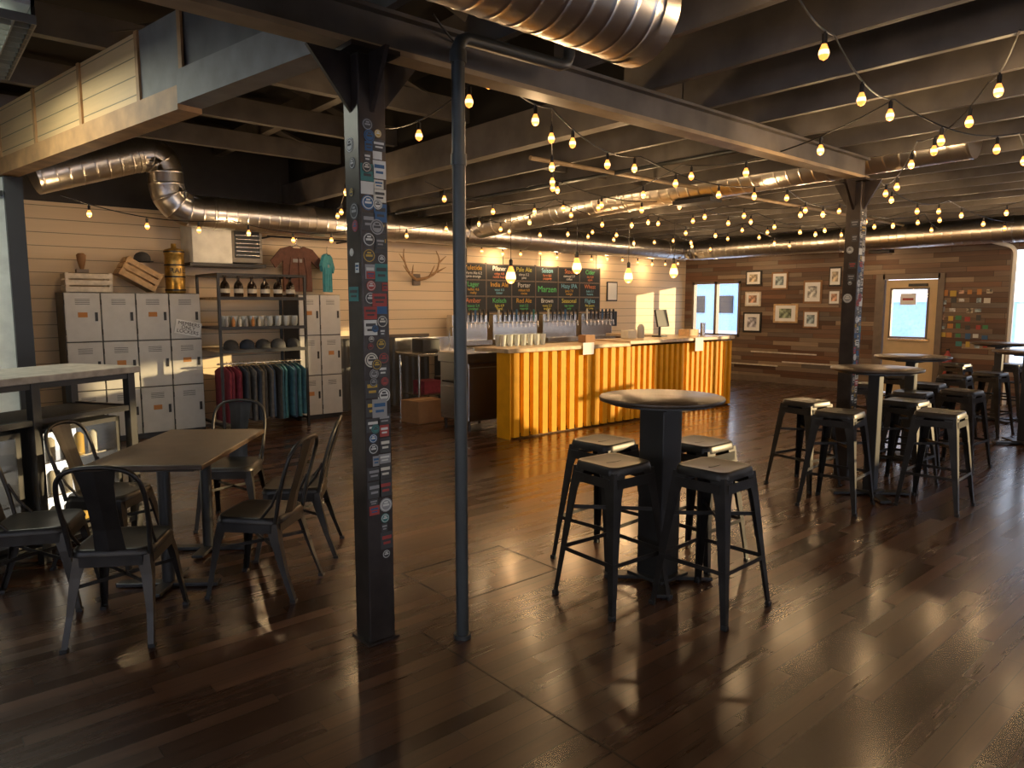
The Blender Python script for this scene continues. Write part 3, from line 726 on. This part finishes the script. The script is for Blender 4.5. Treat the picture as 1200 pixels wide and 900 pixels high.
FR=[(8.0,2.13,.36,.30,M_black),(7.42,2.06,.35,.35,M_card),(8.0,1.70,.36,.30,M_crw),(6.73,1.83,.37,.45,M_card),(7.27,1.41,.52,.38,M_crate),(8.0,1.22,.42,.42,M_black),(6.3,2.11,.23,.37,M_black),(6.74,1.30,.31,.34,M_card),(6.3,1.72,.22,.28,M_trim)]
for i,(yy,z_,w,h,m) in enumerate(FR):
    B=MB('framed_picture')
    B.box((0,0,0),(.025,w,h),m,bev=.004); B.box((-.013,0,0),(.004,w*.82,h*.82),M_paper); B.box((-.016,0,0),(.003,w*.5,h*.5),arts[i%6]); B.done((XR-.014,yy,z_))
B=MB('sticker_tiles')
for i in range(6):
    for j in range(7):
        if random.random()<.2: continue
        B.box((XR-.006,3.78+i*.13+random.uniform(-.02,.02),.92+j*.145+random.uniform(-.02,.02)),(.008,random.uniform(.06,.1),random.uniform(.05,.1)),random.choice(PAL+arts))
B.done()
B=MB('wall_pipe'); B.tube(fillet([(13.3,3.4,0),(13.3,3.4,2.48),(13.3,4.1,2.70)],.12,5),.03,M_paper,seg=12); B.cyl((13.3,4.1,2.7),(13.5,4.1,2.7),.02,M_paper); B.done()
B=MB('fire_extinguisher'); B.lathe([(.06,0),(.065,.02),(.065,.36),(.03,.42),(.02,.46)],(0,0,0),PAL[1]); B.box((0,0,.48),(.08,.03,.03),M_black); B.box((.06,0,.2),(.06,.03,.1),M_black); B.done((13.38,4.28,.35))

# ---------------------------------------------------------------- string lights
BULBS=[]
BS=MB('string_lights')
def string(anchors,sag=.13,sp=.64,z=2.87,start=.25):
    pts=[]
    for a,b in zip(anchors[:-1],anchors[1:]):
        A=Vector((a[0],a[1],a[2] if len(a)>2 else z)); C=Vector((b[0],b[1],b[2] if len(b)>2 else z))
        n=12
        for i in range(n):
            t=i/n; p=A.lerp(C,t); p.z-=sag*4*t*(1-t)*min(1,(C-A).length/2.2); pts.append(p)
    e=anchors[-1]; pts.append(Vector((e[0],e[1],e[2] if len(e)>2 else z)))
    BS.tube(pts,.0055,M_cable,seg=5)
    s=start; cum=0
    for a,b in zip(pts[:-1],pts[1:]):
        L=(b-a).length
        while s<=cum+L:
            BULBS.append(a.lerp(b,(s-cum)/L)); s+=sp*random.uniform(.92,1.08)
        cum+=L
string([(1.7,1.25),(2.5,1.45),(3.5,1.70),(4.85,1.95),(6.5,1.7),(9,2.0),(11,1.7),(13.3,1.9)],start=.9,sp=.72)
string([(4.1,1.1),(4.9,1.45),(6.2,2.3),(8,3.3),(10,3.3),(13.3,3.1)],start=.5,sp=.7)
string([(1.9,2.75),(2.5,3.1),(3.35,3.5),(5.0,4.1),(7.2,4.0),(9.2,4.3),(11.2,4.0),(13.3,4.3)],start=.7)
string([(3.35,3.5),(5.2,5.4),(7.3,5.3),(9.3,5.5),(11.2,5.3),(13.3,5.6)])
string([(4.3,6.4),(6.2,6.4),(8.2,6.5),(10.3,6.3),(13.3,6.6)],sag=.16)
string([(1.3,8.35,2.66),(3,8.5,2.56),(4.8,8.6,2.6),(6.2,8.1,2.85),(8.4,7.9,2.85),(10.6,8.0,2.85),(13.3,7.8,2.85)],sp=.55)
string([(2.5,3.1),(2.9,5.0,2.95),(3.6,6.8,2.9),(4.3,8.4,2.8)],sp=.75)
string([(4.85,1.95),(5.6,4.1),(6.2,6.4),(6.6,8.3,2.8)],sp=.8,start=.6)
string([(8.2,3.3),(8.3,5.4),(8.2,6.5),(8.6,8.2,2.8)],sp=.8)
string([(10.6,2.6),(10.7,4.0),(10.6,6.3),(10.8,8.2)],sp=.8)
string([(6.8,9.45,2.65),(8.8,9.5,2.6),(10.8,9.5,2.6),(13.2,9.4,2.6)],sp=.45,sag=.08)
string([(-3.5,-1,2.85),(0,-1.3,2.85),(4,-1,2.85),(8,-1.2,2.85),(13.3,-1,2.85)],sp=.9)  # unseen string behind the camera, added as fill light
string([(-3.5,-3.5,2.85),(0,-3.3,2.85),(4,-3.6,2.85),(8,-3.3,2.85),(13.3,-3.5,2.85)],sp=.9)  # another unseen string with its lamps, also added for fill
for p in BULBS:
    x,y,z=p
    BS.cyl((x,y,z),(x,y,z-.02),.006,M_cable,seg=6); BS.cyl((x,y,z-.015),(x,y,z-.06),.013,M_black,seg=10)
    s=.80
    BS.lathe([(.013*s,-.058),(.019*s,-.070),(.027*s,-.086)],(x,y,z),M_bulb,seg=12,cap=False)
    BS.lathe([(.027*s,-.086),(.030*s,-.098),(.029*s,-.108)],(x,y,z),M_bulbc,seg=12,cap=False)
    BS.lathe([(.029*s,-.108),(.022*s,-.122),(.006*s,-.130)],(x,y,z),M_bulb,seg=12,cap=False)
sl=BS.done()
for i,p in enumerate(BULBS):
    if i%3==0:
        l=bpy.data.lights.new('bulb_glow','POINT'); l.energy=7; l.color=(1,.65,.33); l.shadow_soft_size=.05
        o=bpy.data.objects.new('bulb_glow',l); scene.collection.objects.link(o); o.location=(p.x,p.y,p.z-.2); o.parent=sl

# ---------------------------------------------------------------- sun, sky, camera
s=bpy.data.lights.new('sun','SUN'); s.energy=7; s.color=(1,.74,.38); s.angle=D(.6)
so=bpy.data.objects.new('sun',s); scene.collection.objects.link(so)
so.rotation_euler=Vector((-.8,.6,-.115)).to_track_quat('-Z','Y').to_euler(); so.location=(20,-6,6)
w=bpy.data.worlds.new('World'); scene.world=w; w.use_nodes=True; nt=w.node_tree; bg=nt.nodes['Background']
tc=nt.nodes.new('ShaderNodeTexCoord'); sp=nt.nodes.new('ShaderNodeSeparateXYZ'); rp=nt.nodes.new('ShaderNodeValToRGB')
nt.links.new(tc.outputs['Generated'],sp.inputs[0]); nt.links.new(sp.outputs['Z'],rp.inputs['Fac']); nt.links.new(rp.outputs['Color'],bg.inputs['Color'])
rp.color_ramp.elements[0].position=0; rp.color_ramp.elements[0].color=(.90,.93,1,1); rp.color_ramp.elements[1].position=.5; rp.color_ramp.elements[1].color=(.42,.56,.85,1)
bg.inputs['Strength'].default_value=3.0

cam=bpy.data.cameras.new('camera'); co=bpy.data.objects.new('camera',cam); scene.collection.objects.link(co)
cam.sensor_width=36; cam.lens=832/1200*36; cam.clip_start=.05
co.location=(0,0,1.585); co.rotation_euler=(D(90-6.38),0,-math.asin(.652))
scene.camera=co
scene.view_settings.view_transform='Standard'
scene.view_settings.look='None'
scene.view_settings.exposure=.15
